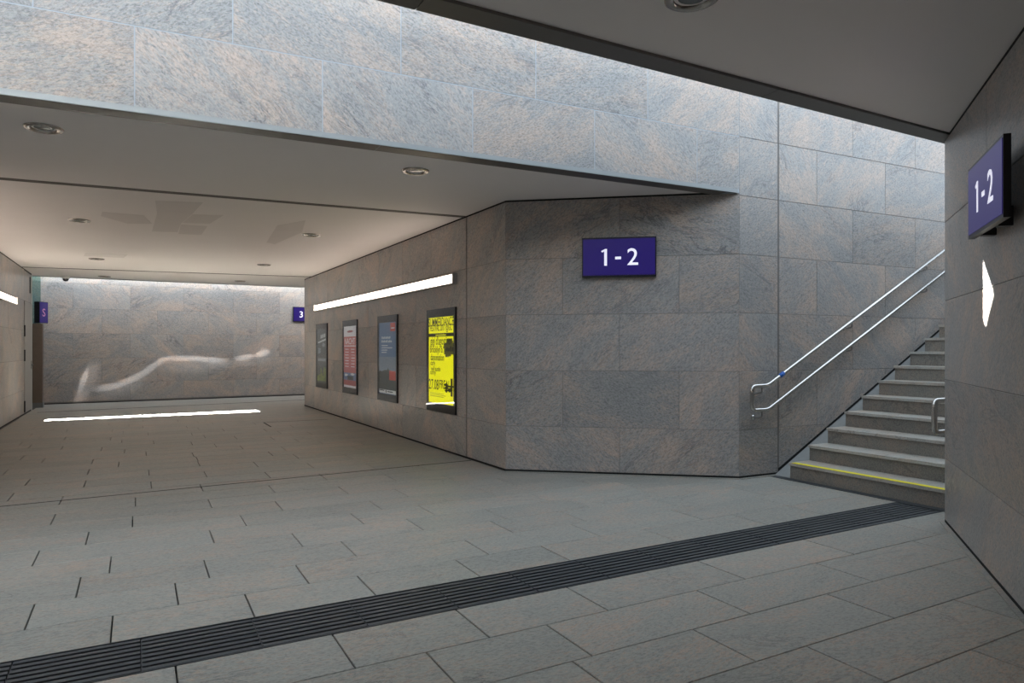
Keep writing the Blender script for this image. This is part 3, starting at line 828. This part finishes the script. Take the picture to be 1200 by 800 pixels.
# ------------------------------------------------------------------ far left corner: service door, lift post, lift sign, camera
dr = MB().box(DOOR0 + 0.012, wl.L - 0.05, -0.012, 0.03, 0.04, 2.40).build('door_1', M['doorpaint'], None, wl.pt(0, 0, 0), (0, 0, wl.rz))
dr['kind'] = 'structure'
for z in (0.17, 1.25, 1.77):
    MB().box(DOOR0 - 0.028, DOOR0 + 0.028, -0.022, 0.0, z - 0.12, z + 0.12).build('hinge', M['black'], dr)
MB().box(wl.L - 0.20, wl.L - 0.14, -0.020, -0.012, 0.94, 1.12).tube([(wl.L - 0.17, -0.012, 1.03), (wl.L - 0.17, -0.06, 1.03), (wl.L - 0.30, -0.06, 1.03)], 0.011, 8).build('handle', M['steel'], dr)
MB().box(wl.L - 0.05, wl.L, -0.014, 0.16, 0.0, 3.06).build('trim_6', M['reveal'], None, wl.pt(0, 0, 0), (0, 0, wl.rz))['kind'] = 'structure'
MB().box(wl.L - 0.34, wl.L - 0.27, -0.014, -0.001, 2.62, 2.98).build('vent_slot', M['black'], wl.o)

lp = empty('lift_post', (-2.04, 19.55, 0)); tag(lp, 'brown steel lift door post in the far left corner', 'post')
MB().box(-0.10, 0.09, -0.10, 0.14, 0.0, 1.98).build('cladding', M['steel_dark'], lp)
MB().box(-0.26, -0.10, -0.06, 0.3, 0.0, 1.98).build('door_gap', M['black'], lp)
MB().box(-0.11, 0.10, -0.11, 0.15, 0.0, 0.12).build('plinth', M['pale_stone'], lp)
gl = MB().box(-2.4, -2.0, 19.60, 19.62, 1.98, 3.5).build('glass_panel', M['lift_glass']); tag(gl, 'greenish glass panel above the lift sign in the far corner', 'glass panel')
sign('small purple lift sign on the steel post in the far left corner', (-2.02, 19.42, 2.24), R(62), 0.30, 0.50, 0.12, [('S', 0.26, 0.0, 0.0, 'signred', 1.0)], name='lift_sign', rim=0.01)

cc = empty('dome_camera', (-1.45, CE - 0.25, H)); tag(cc, 'small dome camera under the far ceiling edge', 'camera')
MB().lathe([(0.0, 0.0), (0.085, 0.0), (0.085, -0.05), (0.07, -0.06), (0.0, -0.06)], 20).build('base', M['white'], cc)
MB().lathe([(0.066, -0.055), (0.06, -0.085), (0.04, -0.115), (0.0, -0.125)], 20).build('dome', M['dome'], cc)

# ------------------------------------------------------------------ added spots at the two unlit far downlights, imitating sun caustics on the far wall
def beam(src, x, z, ln, wd, ang, power):
    """added elliptical spot standing at an unlit far downlight; ln, wd: size of the streak on the far wall, ang: tilt of the streak"""
    src = Vector(src); u = (x - FW0[0]) / wf.d.x
    tgt = Vector(wf.pt(u, 0.0, z)); ax = (src - tgt); dist = ax.length; zax = ax / dist
    along = Vector((math.cos(ang), 0, math.sin(ang))); xax = (along - zax * along.dot(zax)).normalized(); yax = zax.cross(xax)
    d = bpy.data.lights.new('added_caustic_spot', 'SPOT')
    d.energy = power; d.color = (1.0, 0.97, 0.95); d.shadow_soft_size = 0.0; d.spot_blend = 1.0
    d.spot_size = 2 * math.atan(ln / 2 / dist)
    o = bpy.data.objects.new('added_caustic_spot', d)
    m = Matrix((xax, yax, zax)).transposed().to_4x4(); m.translation = src
    o.matrix_world = m
    o.scale = (1.0, wd / ln, 1.0)
    COL.objects.link(o)
SA, SBm = (-0.66, 18.55, H - 0.03), (2.26, 18.2, H - 0.03)
CORE, SOFT = 150.0, 55.0
for src, x, z, ln, wd, ang in ((SA, -1.19, 0.58, 0.55, 0.16, 1.25), (SA, -0.62, 0.40, 0.9, 0.15, 0.22), (SA, -0.05, 0.62, 1.1, 0.15, 0.50), (SA, 0.42, 0.95, 0.9, 0.14, 0.62),
                               (SBm, 1.05, 1.13, 1.3, 0.16, 0.04), (SBm, 1.75, 1.09, 1.1, 0.17, -0.08), (SBm, 2.68, 1.14, 0.7, 0.15, 0.22), (SBm, 3.18, 1.25, 0.55, 0.17, 0.40)):
    beam(src, x, z, ln, wd, ang, CORE)
for src, x, z, ln, wd, ang in ((SA, -1.12, 0.50, 1.1, 0.5, 1.2), (SA, -1.25, 0.15, 0.5, 0.2, 0.9), (SA, -0.35, 0.38, 1.4, 0.32, 0.35), (SBm, 1.25, 0.98, 1.7, 0.5, 0.0),
                               (SBm, 2.05, 0.98, 0.9, 0.4, 0.0), (SBm, 2.75, 1.05, 0.8, 0.45, 0.3), (SBm, 3.2, 1.22, 0.6, 0.45, 0.9)):
    beam(src, x, z, ln, wd, ang, SOFT)
